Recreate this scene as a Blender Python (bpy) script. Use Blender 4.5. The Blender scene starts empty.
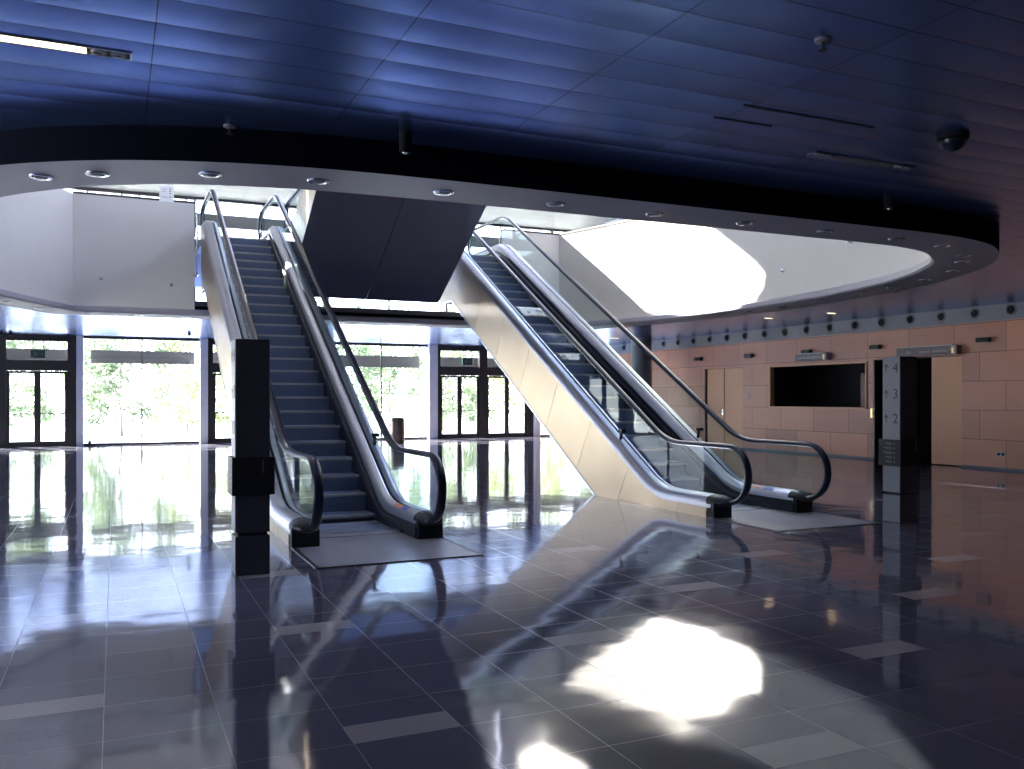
import bpy, bmesh, math, random
from mathutils import Vector, Matrix
random.seed(7)
PI = math.pi
scn = bpy.context.scene
C = scn.collection
K = math.tan(math.radians(30))

# ------------------------------------------------------------------ materials
def new_mat(name):
    m = bpy.data.materials.new(name); m.use_nodes = True
    nt = m.node_tree
    for n in list(nt.nodes): nt.nodes.remove(n)
    out = nt.nodes.new('ShaderNodeOutputMaterial')
    return m, nt, out

def N(nt, typ, **kw):
    n = nt.nodes.new(typ)
    for k, v in kw.items():
        if k.startswith('i_'):
            key = k[2:]
            n.inputs[int(key) if key.isdigit() else key.replace('_', ' ')].default_value = v
        else:
            setattr(n, k, v)
    return n

def math_node(nt, op, a, b=None, c=None):
    n = nt.nodes.new('ShaderNodeMath'); n.operation = op
    for i, v in enumerate((a, b, c)):
        if v is None: continue
        if isinstance(v, (int, float)): n.inputs[i].default_value = v
        else: nt.links.new(v, n.inputs[i])
    return n.outputs[0]

def mix_col(nt, fac, a, b):
    n = nt.nodes.new('ShaderNodeMix'); n.data_type = 'RGBA'
    for s, v in ((0, fac), (6, a), (7, b)):
        if isinstance(v, (int, float)): n.inputs[s].default_value = v
        elif isinstance(v, tuple): n.inputs[s].default_value = v
        else: nt.links.new(v, n.inputs[s])
    return n.outputs[2]

def rgb(r, g, b): return (r, g, b, 1)

def simple(name, col, rough=0.5, metal=0.0, noise=0.06, scale=6.0, bump=0.0, spec=0.5, coat=0.0):
    """a procedural surface: slight mottling of the colour and gloss"""
    m, nt, out = new_mat(name)
    p = nt.nodes.new('ShaderNodeBsdfPrincipled')
    tc = nt.nodes.new('ShaderNodeTexCoord')
    nz = N(nt, 'ShaderNodeTexNoise', i_Scale=scale, i_Detail=4.0)
    nt.links.new(tc.outputs['Object'], nz.inputs['Vector'])
    c2 = tuple(max(0, c * (1 - noise * 2)) for c in col) + (1,)
    c1 = tuple(min(1, c * (1 + noise)) for c in col) + (1,)
    nt.links.new(mix_col(nt, nz.outputs['Fac'], c1, c2), p.inputs['Base Color'])
    p.inputs['Roughness'].default_value = rough
    p.inputs['Metallic'].default_value = metal
    p.inputs['Specular IOR Level'].default_value = spec
    p.inputs['Coat Weight'].default_value = coat
    if bump:
        b = N(nt, 'ShaderNodeBump', i_Strength=bump, i_Distance=0.01)
        nt.links.new(nz.outputs['Fac'], b.inputs['Height'])
        nt.links.new(b.outputs[0], p.inputs['Normal'])
    nt.links.new(p.outputs[0], out.inputs[0])
    return m

def glass_mat(name, tint=(0.93, 0.97, 0.97), refl=1.0, ior=1.5):
    m, nt, out = new_mat(name)
    t = N(nt, 'ShaderNodeBsdfTransparent'); t.inputs[0].default_value = tint + (1,)
    g = N(nt, 'ShaderNodeBsdfGlossy'); g.inputs['Roughness'].default_value = 0.0
    # Schlick reflectance from the angle to the pane, the same from either face
    ge = nt.nodes.new('ShaderNodeNewGeometry'); vm = nt.nodes.new('ShaderNodeVectorMath'); vm.operation = 'DOT_PRODUCT'
    nt.links.new(ge.outputs['Normal'], vm.inputs[0]); nt.links.new(ge.outputs['Incoming'], vm.inputs[1])
    k = math_node(nt, 'POWER', math_node(nt, 'SUBTRACT', 1.0, math_node(nt, 'MINIMUM', math_node(nt, 'ABSOLUTE', vm.outputs['Value']), 1.0)), 5.0)
    fr = math_node(nt, 'ADD', math_node(nt, 'MULTIPLY', k, 0.9), 0.04)
    mx = nt.nodes.new('ShaderNodeMixShader')
    nt.links.new(math_node(nt, 'MULTIPLY', fr, refl), mx.inputs[0])
    nt.links.new(t.outputs[0], mx.inputs[1]); nt.links.new(g.outputs[0], mx.inputs[2])
    nt.links.new(mx.outputs[0], out.inputs[0])
    return m

def emit(name, col, s):
    m, nt, out = new_mat(name)
    e = N(nt, 'ShaderNodeEmission'); e.inputs[0].default_value = col + (1,); e.inputs[1].default_value = s
    nt.links.new(e.outputs[0], out.inputs[0]); return m

TX, TY = 1.49 / 3, 0.475
def floor_mat():
    m, nt, out = new_mat('polished_granite')
    p = nt.nodes.new('ShaderNodeBsdfPrincipled')
    tc = nt.nodes.new('ShaderNodeTexCoord')
    sep = nt.nodes.new('ShaderNodeSeparateXYZ'); nt.links.new(tc.outputs['Object'], sep.inputs[0])
    X, Y = sep.outputs[0], sep.outputs[1]
    u = math_node(nt, 'DIVIDE', math_node(nt, 'SUBTRACT', X, 0.945), 1.49)
    k = math_node(nt, 'FLOOR', u)
    fu = math_node(nt, 'SUBTRACT', u, k)
    odd = math_node(nt, 'FLOORED_MODULO', k, 2.0)
    v = math_node(nt, 'DIVIDE', math_node(nt, 'SUBTRACT', math_node(nt, 'SUBTRACT', Y, 3.74), math_node(nt, 'MULTIPLY', odd, 0.95)), 1.9)
    fv = math_node(nt, 'SUBTRACT', v, math_node(nt, 'FLOOR', v))
    light = math_node(nt, 'MULTIPLY', math_node(nt, 'LESS_THAN', fu, 1 / 3), math_node(nt, 'LESS_THAN', fv, 0.112))
    # joints
    a = math_node(nt, 'DIVIDE', math_node(nt, 'SUBTRACT', X, 0.945), TX)
    b = math_node(nt, 'DIVIDE', math_node(nt, 'SUBTRACT', Y, 3.74), TY)
    fa = math_node(nt, 'ABSOLUTE', math_node(nt, 'SUBTRACT', math_node(nt, 'FRACT', math_node(nt, 'ADD', a, 100.5)), 0.5))
    fb = math_node(nt, 'ABSOLUTE', math_node(nt, 'SUBTRACT', math_node(nt, 'FRACT', math_node(nt, 'ADD', b, 100.5)), 0.5))
    joint = math_node(nt, 'MAXIMUM', math_node(nt, 'LESS_THAN', fa, 0.0035), math_node(nt, 'LESS_THAN', fb, 0.0035))
    # per tile random
    cmb = nt.nodes.new('ShaderNodeCombineXYZ')
    nt.links.new(math_node(nt, 'FLOOR', a), cmb.inputs[0]); nt.links.new(math_node(nt, 'FLOOR', b), cmb.inputs[1])
    wn = N(nt, 'ShaderNodeTexWhiteNoise', noise_dimensions='2D'); nt.links.new(cmb.outputs[0], wn.inputs['Vector'])
    n1 = N(nt, 'ShaderNodeTexNoise', i_Scale=140.0, i_Detail=2.0); nt.links.new(tc.outputs['Object'], n1.inputs['Vector'])
    n2 = N(nt, 'ShaderNodeTexNoise', i_Scale=1.3, i_Detail=3.0); nt.links.new(tc.outputs['Object'], n2.inputs['Vector'])
    dark = mix_col(nt, n1.outputs['Fac'], rgb(0.086, 0.078, 0.108), rgb(0.122, 0.112, 0.148))
    dark = mix_col(nt, math_node(nt, 'MULTIPLY', wn.outputs['Value'], 0.35), dark, rgb(0.078, 0.071, 0.100))
    pale = mix_col(nt, n1.outputs['Fac'], rgb(0.29, 0.25, 0.245), rgb(0.34, 0.295, 0.285))
    c = mix_col(nt, light, dark, pale)
    # grout, broken and dirty in places
    jn = N(nt, 'ShaderNodeTexNoise', i_Scale=2.2, i_Detail=5.0); nt.links.new(tc.outputs['Object'], jn.inputs['Vector'])
    gcol = mix_col(nt, math_node(nt, 'GREATER_THAN', jn.outputs['Fac'], 0.55), rgb(0.15, 0.14, 0.16), rgb(0.012, 0.012, 0.016))
    c = mix_col(nt, math_node(nt, 'MULTIPLY', joint, 0.22), c, gcol)
    nt.links.new(c, p.inputs['Base Color'])
    r = math_node(nt, 'ADD', math_node(nt, 'MULTIPLY', n2.outputs['Fac'], 0.05), 0.035)
    r = math_node(nt, 'ADD', r, math_node(nt, 'MULTIPLY', joint, 0.3))
    nt.links.new(r, p.inputs['Roughness'])
    p.inputs['IOR'].default_value = 1.82
    # waviness of the polish
    w = N(nt, 'ShaderNodeTexNoise', i_Scale=1.9, i_Detail=1.5); nt.links.new(tc.outputs['Object'], w.inputs['Vector'])
    bp = N(nt, 'ShaderNodeBump', i_Strength=0.38, i_Distance=0.008); nt.links.new(w.outputs['Fac'], bp.inputs['Height'])
    nt.links.new(bp.outputs[0], p.inputs['Normal'])
    nt.links.new(p.outputs[0], out.inputs[0])
    return m

def slat_mat(name, col, rough, metal, pitch, y0, jx, x0, along='x', strength=0.6):
    """ceiling slats: shallow bowed strips with dark gaps"""
    m, nt, out = new_mat(name)
    p = nt.nodes.new('ShaderNodeBsdfPrincipled')
    tc = nt.nodes.new('ShaderNodeTexCoord')
    sep = nt.nodes.new('ShaderNodeSeparateXYZ'); nt.links.new(tc.outputs['Object'], sep.inputs[0])
    b = math_node(nt, 'DIVIDE', math_node(nt, 'SUBTRACT', sep.outputs[1], y0 - 100 * pitch), pitch)
    a = math_node(nt, 'DIVIDE', math_node(nt, 'SUBTRACT', sep.outputs[0], x0 - 100 * jx), jx)
    fb = math_node(nt, 'FRACT', b); fa = math_node(nt, 'FRACT', a)
    gap = math_node(nt, 'MAXIMUM', math_node(nt, 'LESS_THAN', fb, 0.018 * 0.31 / pitch * 1.3), math_node(nt, 'LESS_THAN', fa, 0.0055))
    cmb = nt.nodes.new('ShaderNodeCombineXYZ')
    nt.links.new(math_node(nt, 'FLOOR', a), cmb.inputs[0]); nt.links.new(math_node(nt, 'FLOOR', b), cmb.inputs[1])
    wn = N(nt, 'ShaderNodeTexWhiteNoise', noise_dimensions='2D'); nt.links.new(cmb.outputs[0], wn.inputs['Vector'])
    base = mix_col(nt, wn.outputs['Value'], rgb(*[c * 0.92 for c in col]), rgb(*[min(1, c * 1.06) for c in col]))
    nt.links.new(mix_col(nt, gap, base, rgb(0.01, 0.01, 0.015)), p.inputs['Base Color'])
    # bowed strip
    h = math_node(nt, 'MULTIPLY', math_node(nt, 'MULTIPLY', fb, math_node(nt, 'SUBTRACT', 1.0, fb)), 1.0)
    tilt = math_node(nt, 'MULTIPLY', math_node(nt, 'SUBTRACT', wn.outputs['Value'], 0.5), math_node(nt, 'MULTIPLY', fb, 0.25))
    bp = N(nt, 'ShaderNodeBump', i_Strength=strength, i_Distance=0.02); nt.links.new(math_node(nt, 'ADD', h, tilt), bp.inputs['Height'])
    nt.links.new(bp.outputs[0], p.inputs['Normal'])
    p.inputs['Roughness'].default_value = rough; p.inputs['Metallic'].default_value = metal
    nt.links.new(p.outputs[0], out.inputs[0])
    return m

def wood_mat(name, c1, c2, panels=True, vertical=False):
    m, nt, out = new_mat(name)
    p = nt.nodes.new('ShaderNodeBsdfPrincipled')
    tc = nt.nodes.new('ShaderNodeTexCoord')
    sep = nt.nodes.new('ShaderNodeSeparateXYZ'); nt.links.new(tc.outputs['Object'], sep.inputs[0])
    mp = N(nt, 'ShaderNodeMapping'); mp.inputs['Scale'].default_value = (2, 2, 26) if not vertical else (26, 26, 2)
    nt.links.new(tc.outputs['Object'], mp.inputs[0])
    nz = N(nt, 'ShaderNodeTexNoise', i_Scale=1.6, i_Detail=6.0, i_Distortion=0.6); nt.links.new(mp.outputs[0], nz.inputs['Vector'])
    col = mix_col(nt, nz.outputs['Fac'], rgb(*c1), rgb(*c2))
    p.inputs['Roughness'].default_value = 0.42
    if panels:
        cmb = nt.nodes.new('ShaderNodeCombineXYZ')
        nt.links.new(math_node(nt, 'ADD', sep.outputs[1], 20.06), cmb.inputs[0]); nt.links.new(math_node(nt, 'ADD', sep.outputs[2], 0.0), cmb.inputs[1])
        br = N(nt, 'ShaderNodeTexBrick', offset=0.5, i_Scale=1.0)
        br.inputs['Color1'].default_value = rgb(0.80, 0.80, 0.80); br.inputs['Color2'].default_value = rgb(1.08, 1.05, 1.04)
        br.inputs['Mortar'].default_value = rgb(0.30, 0.26, 0.26)
        br.inputs['Mortar Size'].default_value = 0.006; br.inputs['Brick Width'].default_value = 1.22; br.inputs['Row Height'].default_value = 0.62
        br.inputs['Mortar Smooth'].default_value = 0.0
        nt.links.new(cmb.outputs[0], br.inputs['Vector'])
        mm = nt.nodes.new('ShaderNodeMix'); mm.data_type = 'RGBA'; mm.blend_type = 'MULTIPLY'; mm.inputs[0].default_value = 1
        nt.links.new(col, mm.inputs[6]); nt.links.new(br.outputs['Color'], mm.inputs[7])
        col = mm.outputs[2]
    nt.links.new(col, p.inputs['Base Color'])
    nt.links.new(p.outputs[0], out.inputs[0])
    return m

def brushed_mat(name, col, rough=0.28, seams=True):
    """brushed stainless cladding with faint smudges"""
    m, nt, out = new_mat(name)
    p = nt.nodes.new('ShaderNodeBsdfPrincipled')
    tc = nt.nodes.new('ShaderNodeTexCoord')
    mp = N(nt, 'ShaderNodeMapping'); mp.inputs['Rotation'].default_value = (math.radians(-30), 0, 0); mp.inputs['Scale'].default_value = (1, 1.2, 45)
    nt.links.new(tc.outputs['Object'], mp.inputs[0])
    nz = N(nt, 'ShaderNodeTexNoise', i_Scale=3.0, i_Detail=4.0); nt.links.new(mp.outputs[0], nz.inputs['Vector'])
    n2 = N(nt, 'ShaderNodeTexNoise', i_Scale=1.4, i_Detail=2.0); nt.links.new(tc.outputs['Object'], n2.inputs['Vector'])
    col1 = mix_col(nt, n2.outputs['Fac'], rgb(*col), rgb(*[c * 0.86 for c in col]))
    nt.links.new(col1, p.inputs['Base Color'])
    p.inputs['Metallic'].default_value = 1.0
    r = math_node(nt, 'ADD', math_node(nt, 'MULTIPLY', n2.outputs['Fac'], 0.10), rough - 0.005)
    nt.links.new(r, p.inputs['Roughness'])
    nt.links.new(p.outputs[0], out.inputs[0])
    return m

def tread_mat():
    m, nt, out = new_mat('ribbed_tread')
    p = nt.nodes.new('ShaderNodeBsdfPrincipled')
    tc = nt.nodes.new('ShaderNodeTexCoord')
    sep = nt.nodes.new('ShaderNodeSeparateXYZ'); nt.links.new(tc.outputs['Object'], sep.inputs[0])
    s = math_node(nt, 'FRACT', math_node(nt, 'MULTIPLY', math_node(nt, 'ADD', sep.outputs[0], 10.0), 1 / 0.02))
    g = math_node(nt, 'GREATER_THAN', s, 0.5)
    nt.links.new(mix_col(nt, g, rgb(0.11, 0.14, 0.22), rgb(0.19, 0.24, 0.35)), p.inputs['Base Color'])
    p.inputs['Roughness'].default_value = 0.45; p.inputs['Metallic'].default_value = 0.35
    nt.links.new(p.outputs[0], out.inputs[0]); return m

def leaf_mat(name, c):
    m, nt, out = new_mat(name)
    d = N(nt, 'ShaderNodeBsdfDiffuse'); t = N(nt, 'ShaderNodeBsdfTranslucent')
    oi = nt.nodes.new('ShaderNodeTexCoord'); nz = N(nt, 'ShaderNodeTexNoise', i_Scale=0.9, i_Detail=2.0); nt.links.new(oi.outputs['Object'], nz.inputs['Vector'])
    cc = mix_col(nt, nz.outputs['Fac'], rgb(*[v * 0.6 for v in c]), rgb(*[v * 1.5 for v in c]))
    nt.links.new(cc, d.inputs[0]); nt.links.new(cc, t.inputs[0])
    mx = nt.nodes.new('ShaderNodeMixShader'); mx.inputs[0].default_value = 0.45
    nt.links.new(d.outputs[0], mx.inputs[1]); nt.links.new(t.outputs[0], mx.inputs[2]); nt.links.new(mx.outputs[0], out.inputs[0]); return m

M = dict(
    floor=floor_mat(),
    ceil=slat_mat('metal_slat_ceiling', (0.20, 0.32, 0.70), 0.24, 0.9, 0.31, 4.90, 1.22, 0.19),
    ceil_up=slat_mat('cream_slat_ceiling', (0.235, 0.222, 0.175), 0.5, 0.0, 0.31, 4.90, 1.22, 0.19, strength=0.2),
    ring=simple('ring_paint', (0.30, 0.295, 0.36), 0.5, noise=0.03),
    fascia=simple('fascia_paint', (0.006, 0.007, 0.014), 0.9, noise=0.03, spec=0.02),
    white=simple('white_plaster', (0.60, 0.585, 0.57), 0.75, noise=0.025, scale=2.5),
    slabgrey=simple('slab_edge_paint', (0.14, 0.14, 0.17), 0.5),
    wood=wood_mat('wood_panel', (0.59, 0.252, 0.165), (0.49, 0.206, 0.135)),
    wooddoor=wood_mat('wood_door', (0.66, 0.30, 0.145), (0.55, 0.24, 0.11), panels=False, vertical=True),
    black=simple('black_plastic', (0.012, 0.013, 0.017), 0.45, spec=0.3),
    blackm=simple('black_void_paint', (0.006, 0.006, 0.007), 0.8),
    frame=simple('dark_bronze_frame', (0.028, 0.026, 0.027), 0.35, spec=0.4),
    column=simple('pale_column_paint', (0.52, 0.53, 0.57), 0.5),
    darkcol=simple('grey_column_paint', (0.19, 0.19, 0.215), 0.35),
    bulk=simple('bulkhead_paint', (0.20, 0.20, 0.245), 0.5),
    shade=simple('sunshade_grey', (0.078, 0.074, 0.082), 0.6),
    steel=simple('satin_steel', (0.62, 0.63, 0.66), 0.24, 1.0, noise=0.03),
    deck=simple('satin_deck_steel', (0.54, 0.54, 0.60), 0.36, 0.9, noise=0.03),
    deckdark=simple('satin_deck_steel_dimmed', (0.38, 0.38, 0.43), 0.38, 0.9, noise=0.03),  # the deck steel again, darkened to offset window reflections
    clad=brushed_mat('brushed_cladding', (0.375, 0.295, 0.205), 0.30),
    under=simple('dark_steel_underside', (0.20, 0.20, 0.27), 0.36, 0.7, noise=0.05, scale=2),
    mirror=simple('polished_soffit_steel', (0.62, 0.64, 0.70), 0.10, 1.0),
    rubber=simple('handrail_rubber', (0.010, 0.012, 0.026), 0.28, spec=0.3),
    skirt=simple('skirt_black', (0.016, 0.018, 0.026), 0.35),
    tread=tread_mat(),
    nose=simple('tread_nosing', (0.42, 0.41, 0.40), 0.45, 0.3),
    plate=simple('landing_plate_metal', (0.30, 0.30, 0.34), 0.38, 0.4, noise=0.15, scale=3),
    totem=simple('totem_shaded', (0.045, 0.046, 0.058), 0.42, 0.2),  # shaded faces of the sign posts, shade put into the colour
    totemlit=simple('totem_lit', (0.17, 0.175, 0.20), 0.42, 0.3),  # same posts, paler: their lit side put into the colour
    text=simple('charcoal_lettering', (0.015, 0.015, 0.02), 0.5),
    textpale=simple('pale_lettering', (0.42, 0.40, 0.37), 0.5),
    textdim=simple('dim_lettering', (0.09, 0.085, 0.09), 0.5),
    orange=simple('orange_print', (0.60, 0.17, 0.08), 0.5),
    blue=simple('blue_print', (0.06, 0.13, 0.45), 0.5),
    signgrey=simple('sign_grey', (0.17, 0.14, 0.155), 0.55, 0.0),
    gold=simple('brass_plate', (0.62, 0.47, 0.22), 0.3, 1.0),
    green=simple('exit_sign_green', (0.012, 0.05, 0.035), 0.4),
    paper=simple('notice_paper', (0.80, 0.82, 0.82), 0.7, noise=0.01),
    lens=simple('frosted_lens', (0.16, 0.17, 0.20), 0.3),
    rail=simple('brown_rail', (0.06, 0.048, 0.044), 0.6),
    bin=simple('bin_bronze', (0.10, 0.07, 0.06), 0.4, 0.3),
    trunk=simple('bark', (0.22, 0.18, 0.15), 0.9, noise=0.2, bump=0.5),
    leaf=leaf_mat('leaf_green', (0.17, 0.215, 0.13)),
    leaf2=leaf_mat('leaf_light', (0.24, 0.27, 0.13)),
    ground=simple('sunlit_paving', (0.66, 0.64, 0.60), 0.9, noise=0.08, scale=0.5),
    roof=simple('roof_paint', (0.5, 0.5, 0.5), 0.8),
    glass=glass_mat('window_glass', (0.93, 0.96, 0.96), 1.0),
    bglass=glass_mat('balustrade_glass', (0.90, 0.965, 0.965), 0.4),
    tube=emit('lit_tube', (1.0, 0.74, 0.36), 4.0),
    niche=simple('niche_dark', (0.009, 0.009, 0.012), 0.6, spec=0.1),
    nichedoor=wood_mat('niche_wood', (0.22, 0.07, 0.045), (0.17, 0.055, 0.035), panels=False, vertical=True),
)

# ------------------------------------------------------------------ mesh building
class MB:
    def __init__(s): s.v = []; s.f = []; s.mi = []
    def add(s, vs, fs, mi=0):
        o = len(s.v); s.v += [tuple(v) for v in vs]
        for f in fs: s.f.append([o + i for i in f]); s.mi.append(mi)
    def box(s, x0, x1, y0, y1, z0, z1, mi=0):
        s.add([(x, y, z) for z in (z0, z1) for y in (y0, y1) for x in (x0, x1)],
              [(0, 2, 3, 1), (4, 5, 7, 6), (0, 1, 5, 4), (2, 6, 7, 3), (0, 4, 6, 2), (1, 3, 7, 5)], mi)
    def prism(s, poly, fn, d0, d1, mi=0, fn2=None):
        n = len(poly)
        vs = [fn(a, b, d0) for a, b in poly] + [(fn2 or fn)(a, b, d1) for a, b in poly]
        s.add(vs, [list(range(n))[::-1], list(range(n, 2 * n))] + [[i, (i + 1) % n, n + (i + 1) % n, n + i] for i in range(n)], mi)
    def loft(s, rings, closed=True, cap=True, mi=0):
        n = len(rings[0]); vs = [p for r in rings for p in r]; fs = []
        for i in range(len(rings) - 1):
            for j in range(n if closed else n - 1):
                fs.append([i * n + j, i * n + (j + 1) % n, (i + 1) * n + (j + 1) % n, (i + 1) * n + j])
        if cap and closed:
            fs.append(list(range(n))[::-1]); fs.append([(len(rings) - 1) * n + j for j in range(n)])
        s.add(vs, fs, mi)
    def lathe(s, c, prof, axis='z', n=20, mi=0, cap=True):
        rings = []
        for r, h in prof:
            ring = []
            for j in range(n):
                a = 2 * PI * j / n; p, q = r * math.cos(a), r * math.sin(a)
                if axis == 'z': ring.append((c[0] + p, c[1] + q, c[2] + h))
                elif axis == 'x': ring.append((c[0] + h, c[1] + p, c[2] + q))
                else: ring.append((c[0] + p, c[1] + h, c[2] + q))
            rings.append(ring)
        s.loft(rings, True, cap, mi)
    def tube(s, path, r, n=8, mi=0):
        rings = []
        for i, p in enumerate(path):
            p = Vector(p)
            t = (Vector(path[min(i + 1, len(path) - 1)]) - Vector(path[max(i - 1, 0)])).normalized()
            a = t.cross(Vector((0, 0, 1)));
            if a.length < 1e-3: a = Vector((1, 0, 0))
            a.normalize(); b = a.cross(t)
            rings.append([tuple(p + r * (a * math.cos(2 * PI * j / n) + b * math.sin(2 * PI * j / n))) for j in range(n)])
        s.loft(rings, True, True, mi)
    def build(s, name, mats, parent=None, smooth=False, bevel=0.0, loc=None):
        me = bpy.data.meshes.new(name)
        me.from_pydata(s.v, [], s.f); 
        for m in (mats if isinstance(mats, (list, tuple)) else [mats]): me.materials.append(m)
        for p, i in zip(me.polygons, s.mi): p.material_index = i
        bm = bmesh.new(); bm.from_mesh(me); bmesh.ops.recalc_face_normals(bm, faces=bm.faces[:])
        bm.to_mesh(me); bm.free()
        if smooth:
            for p in me.polygons: p.use_smooth = True
            try: me.set_sharp_from_angle(angle=math.radians(38))
            except Exception: pass
        o = bpy.data.objects.new(name, me); C.objects.link(o)
        if parent: o.parent = parent
        if loc: o.location = loc
        if bevel:
            b = o.modifiers.new('bevel', 'BEVEL'); b.width = bevel; b.segments = 2; b.limit_method = 'ANGLE'
        return o

def tag(o, label, cat, group=None):
    o['label'] = label; o['category'] = cat
    if group: o['group'] = group
    return o
def struct(o): o['kind'] = 'structure'; return o
def empty(name, loc, rz=0):
    e = bpy.data.objects.new(name, None); C.objects.link(e); e.location = loc; e.rotation_euler = (0, 0, rz)
    e.empty_display_size = 0.2
    return e
def kids(o): return [c for c in bpy.data.objects if c.parent == o]
def copy_tree(o, parent=None):
    c = o.copy(); C.objects.link(c)
    if parent: c.parent = parent
    for ch in kids(o): copy_tree(ch, c)
    return c
def text(name, s, size, m, parent, loc, rot, align='CENTER', ext=0.001):
    cu = bpy.data.curves.new(name, 'FONT'); cu.body = s; cu.size = size; cu.align_x = align; cu.align_y = 'CENTER'; cu.extrude = ext
    tmp = bpy.data.objects.new(name, cu)
    me = bpy.data.meshes.new_from_object(tmp); bpy.data.objects.remove(tmp); bpy.data.curves.remove(cu)
    me.materials.clear(); me.materials.append(m)
    o = bpy.data.objects.new(name, me); C.objects.link(o); o.parent = parent; o.location = loc; o.rotation_euler = rot
    return o

def fillet(pts, r, n=8):
    out = [pts[0]]
    for i in range(1, len(pts) - 1):
        a, b, c = (Vector(p) for p in (pts[i - 1], pts[i], pts[i + 1]))
        d1, d2 = (a - b).normalized(), (c - b).normalized()
        ang = math.acos(max(-1, min(1, d1.dot(d2))))
        d = min(r / math.tan(ang / 2), (a - b).length * .49, (c - b).length * .49)
        p0, p1 = b + d1 * d, b + d2 * d
        for j in range(n + 1):
            t = j / n
            out.append(tuple((1 - t) ** 2 * p0 + 2 * t * (1 - t) * b + t * t * p1))
    out.append(pts[-1]); return out

def clip(poly, n, d, keep_less=True):
    """half-plane clip of a 2-D polygon: keep n.p <= d"""
    out = []; L = len(poly)
    f = lambda p: (n[0] * p[0] + n[1] * p[1] - d) * (1 if keep_less else -1)
    for i in range(L):
        a, b = poly[i], poly[(i + 1) % L]; fa, fb = f(a), f(b)
        if fa <= 0: out.append(a)
        if fa * fb < 0:
            t = fa / (fa - fb); out.append((a[0] + t * (b[0] - a[0]), a[1] + t * (b[1] - a[1])))
    return out

# ------------------------------------------------------------------ dimensions
XL, XR, YN, YF = -9.0, 16.8, -5.0, 30.6
ZC, ZR, ZL1, ZL2 = 3.45, 3.20, 4.80, 8.10      # low ceiling, ring soffit, upper floor, upper ceiling
YO = 9.3                                        # escalator origin

# opening outline (counter-clockwise)
def catmull(pts, n=6):
    out = []
    for i in range(len(pts) - 1):
        p0 = pts[max(i - 1, 0)]; p1 = pts[i]; p2 = pts[i + 1]; p3 = pts[min(i + 2, len(pts) - 1)]
        for j in range(n):
            t = j / n
            out.append(tuple(0.5 * ((2 * p1[k]) + (-p0[k] + p2[k]) * t + (2 * p0[k] - 5 * p1[k] + 4 * p2[k] - p3[k]) * t * t + (-p0[k] + 3 * p1[k] - 3 * p2[k] + p3[k]) * t ** 3) for k in (0, 1)))
    out.append(pts[-1]); return out
curve_pts = [(-0.72, 19.15), (-1.28, 17.95), (-1.75, 16.6), (-2.06, 15), (-2.16, 13.3), (-2.02, 11.5), (-1.6, 9.95), (-0.95, 8.70), (-0.42, 8.05), (0.08, 7.66), (0.65, 7.40), (1.4, 7.23),
             (2.4, 7.17), (4.0, 7.16), (5.6, 7.155), (7.0, 7.155), (7.75, 7.17), (8.3, 7.25), (8.75, 7.42), (9.35, 7.85), (9.78, 8.38), (10.15, 9.0), (10.52, 9.95), (10.85, 11.4), (11.0, 13.2), (10.93, 15.2), (10.6, 17), (9.95, 19.15)]
INNER = catmull(curve_pts, 5)
def offset(loop, d):
    out = []; n = len(loop)
    for i in range(n):
        a, b, c = (Vector(loop[(i + k) % n]) for k in (-1, 0, 1))
        e1 = (b - a).normalized(); e2 = (c - b).normalized()
        n1 = Vector((e1.y, -e1.x)); n2 = Vector((e2.y, -e2.x))
        m = (n1 + n2); m.normalize()
        s = d / max(0.5, m.dot(n1))
        out.append(tuple(b + m * s))
    return out
OUTER = offset(INNER, 0.74)

def flat_with_hole(name, rect, hole, z, m, thick_to=None):
    bm = bmesh.new()
    def loop(pts):
        vs = [bm.verts.new((x, y, z)) for x, y in pts]
        return [bm.edges.new((vs[i], vs[(i + 1) % len(vs)])) for i in range(len(vs))]
    x0, x1, y0, y1 = rect
    e = loop([(x0, y0), (x1, y0), (x1, y1), (x0, y1)])
    if hole: e += loop(hole)
    bmesh.ops.triangle_fill(bm, edges=e, use_beauty=True)
    me = bpy.data.meshes.new(name); bm.to_mesh(me); bm.free(); me.materials.append(m)
    o = bpy.data.objects.new(name, me); C.objects.link(o); return struct(o)

# ------------------------------------------------------------------ shell
b = MB(); b.box(XL - 0.2, 22, YN - 0.2, YF + 0.25, -0.3, 0.0)
struct(b.build('floor', M['floor']))
flat_with_hole('ceiling', (XL, 22, YN, YF), OUTER, ZC, M['ceil'])
UP_IN = offset(INNER, 0.0)
# upper gallery floor: full outline of opening, landing strip kept
flat_with_hole('floor_upper', (XL, 22, YN, 27.6), offset(INNER, 0.10), ZL1, M['slabgrey'])
VX0, VX1, VY0, VY1 = -2.4, 11.15, 6.6, 25.5
flat_with_hole('ceiling_upper', (XL, 22, YN, YF), [(VX0, VY0), (VX1, VY0), (VX1, VY1), (VX0, VY1)], ZL2, M['ceil_up'])

# dropped ring round the opening: soffit, rounded inner lip, outer fascia
def strip(b, A, za, B, zb, mi=0):
    n = len(A); vs = [(x, y, za) for x, y in A] + [(x, y, zb) for x, y in B]
    b.add(vs, [[i, (i + 1) % n, n + (i + 1) % n, n + i] for i in range(n)], mi)
b = MB()
strip(b, OUTER, ZC + 0.02, OUTER, ZR, 1)
strip(b, OUTER, ZR, offset(INNER, 0.03), ZR, 0)
strip(b, offset(INNER, 0.03), ZR, offset(INNER, 0.0), ZR + 0.025, 0)
strip(b, offset(INNER, 0.0), ZR + 0.025, offset(INNER, 0.0), ZR + 0.10, 0)
strip(b, offset(INNER, 0.0), ZR + 0.10, offset(INNER, 0.06), ZR + 0.13, 0)
me_ring = b.build('trim_1', [M['ring'], M['fascia']], smooth=True); struct(me_ring)

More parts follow.
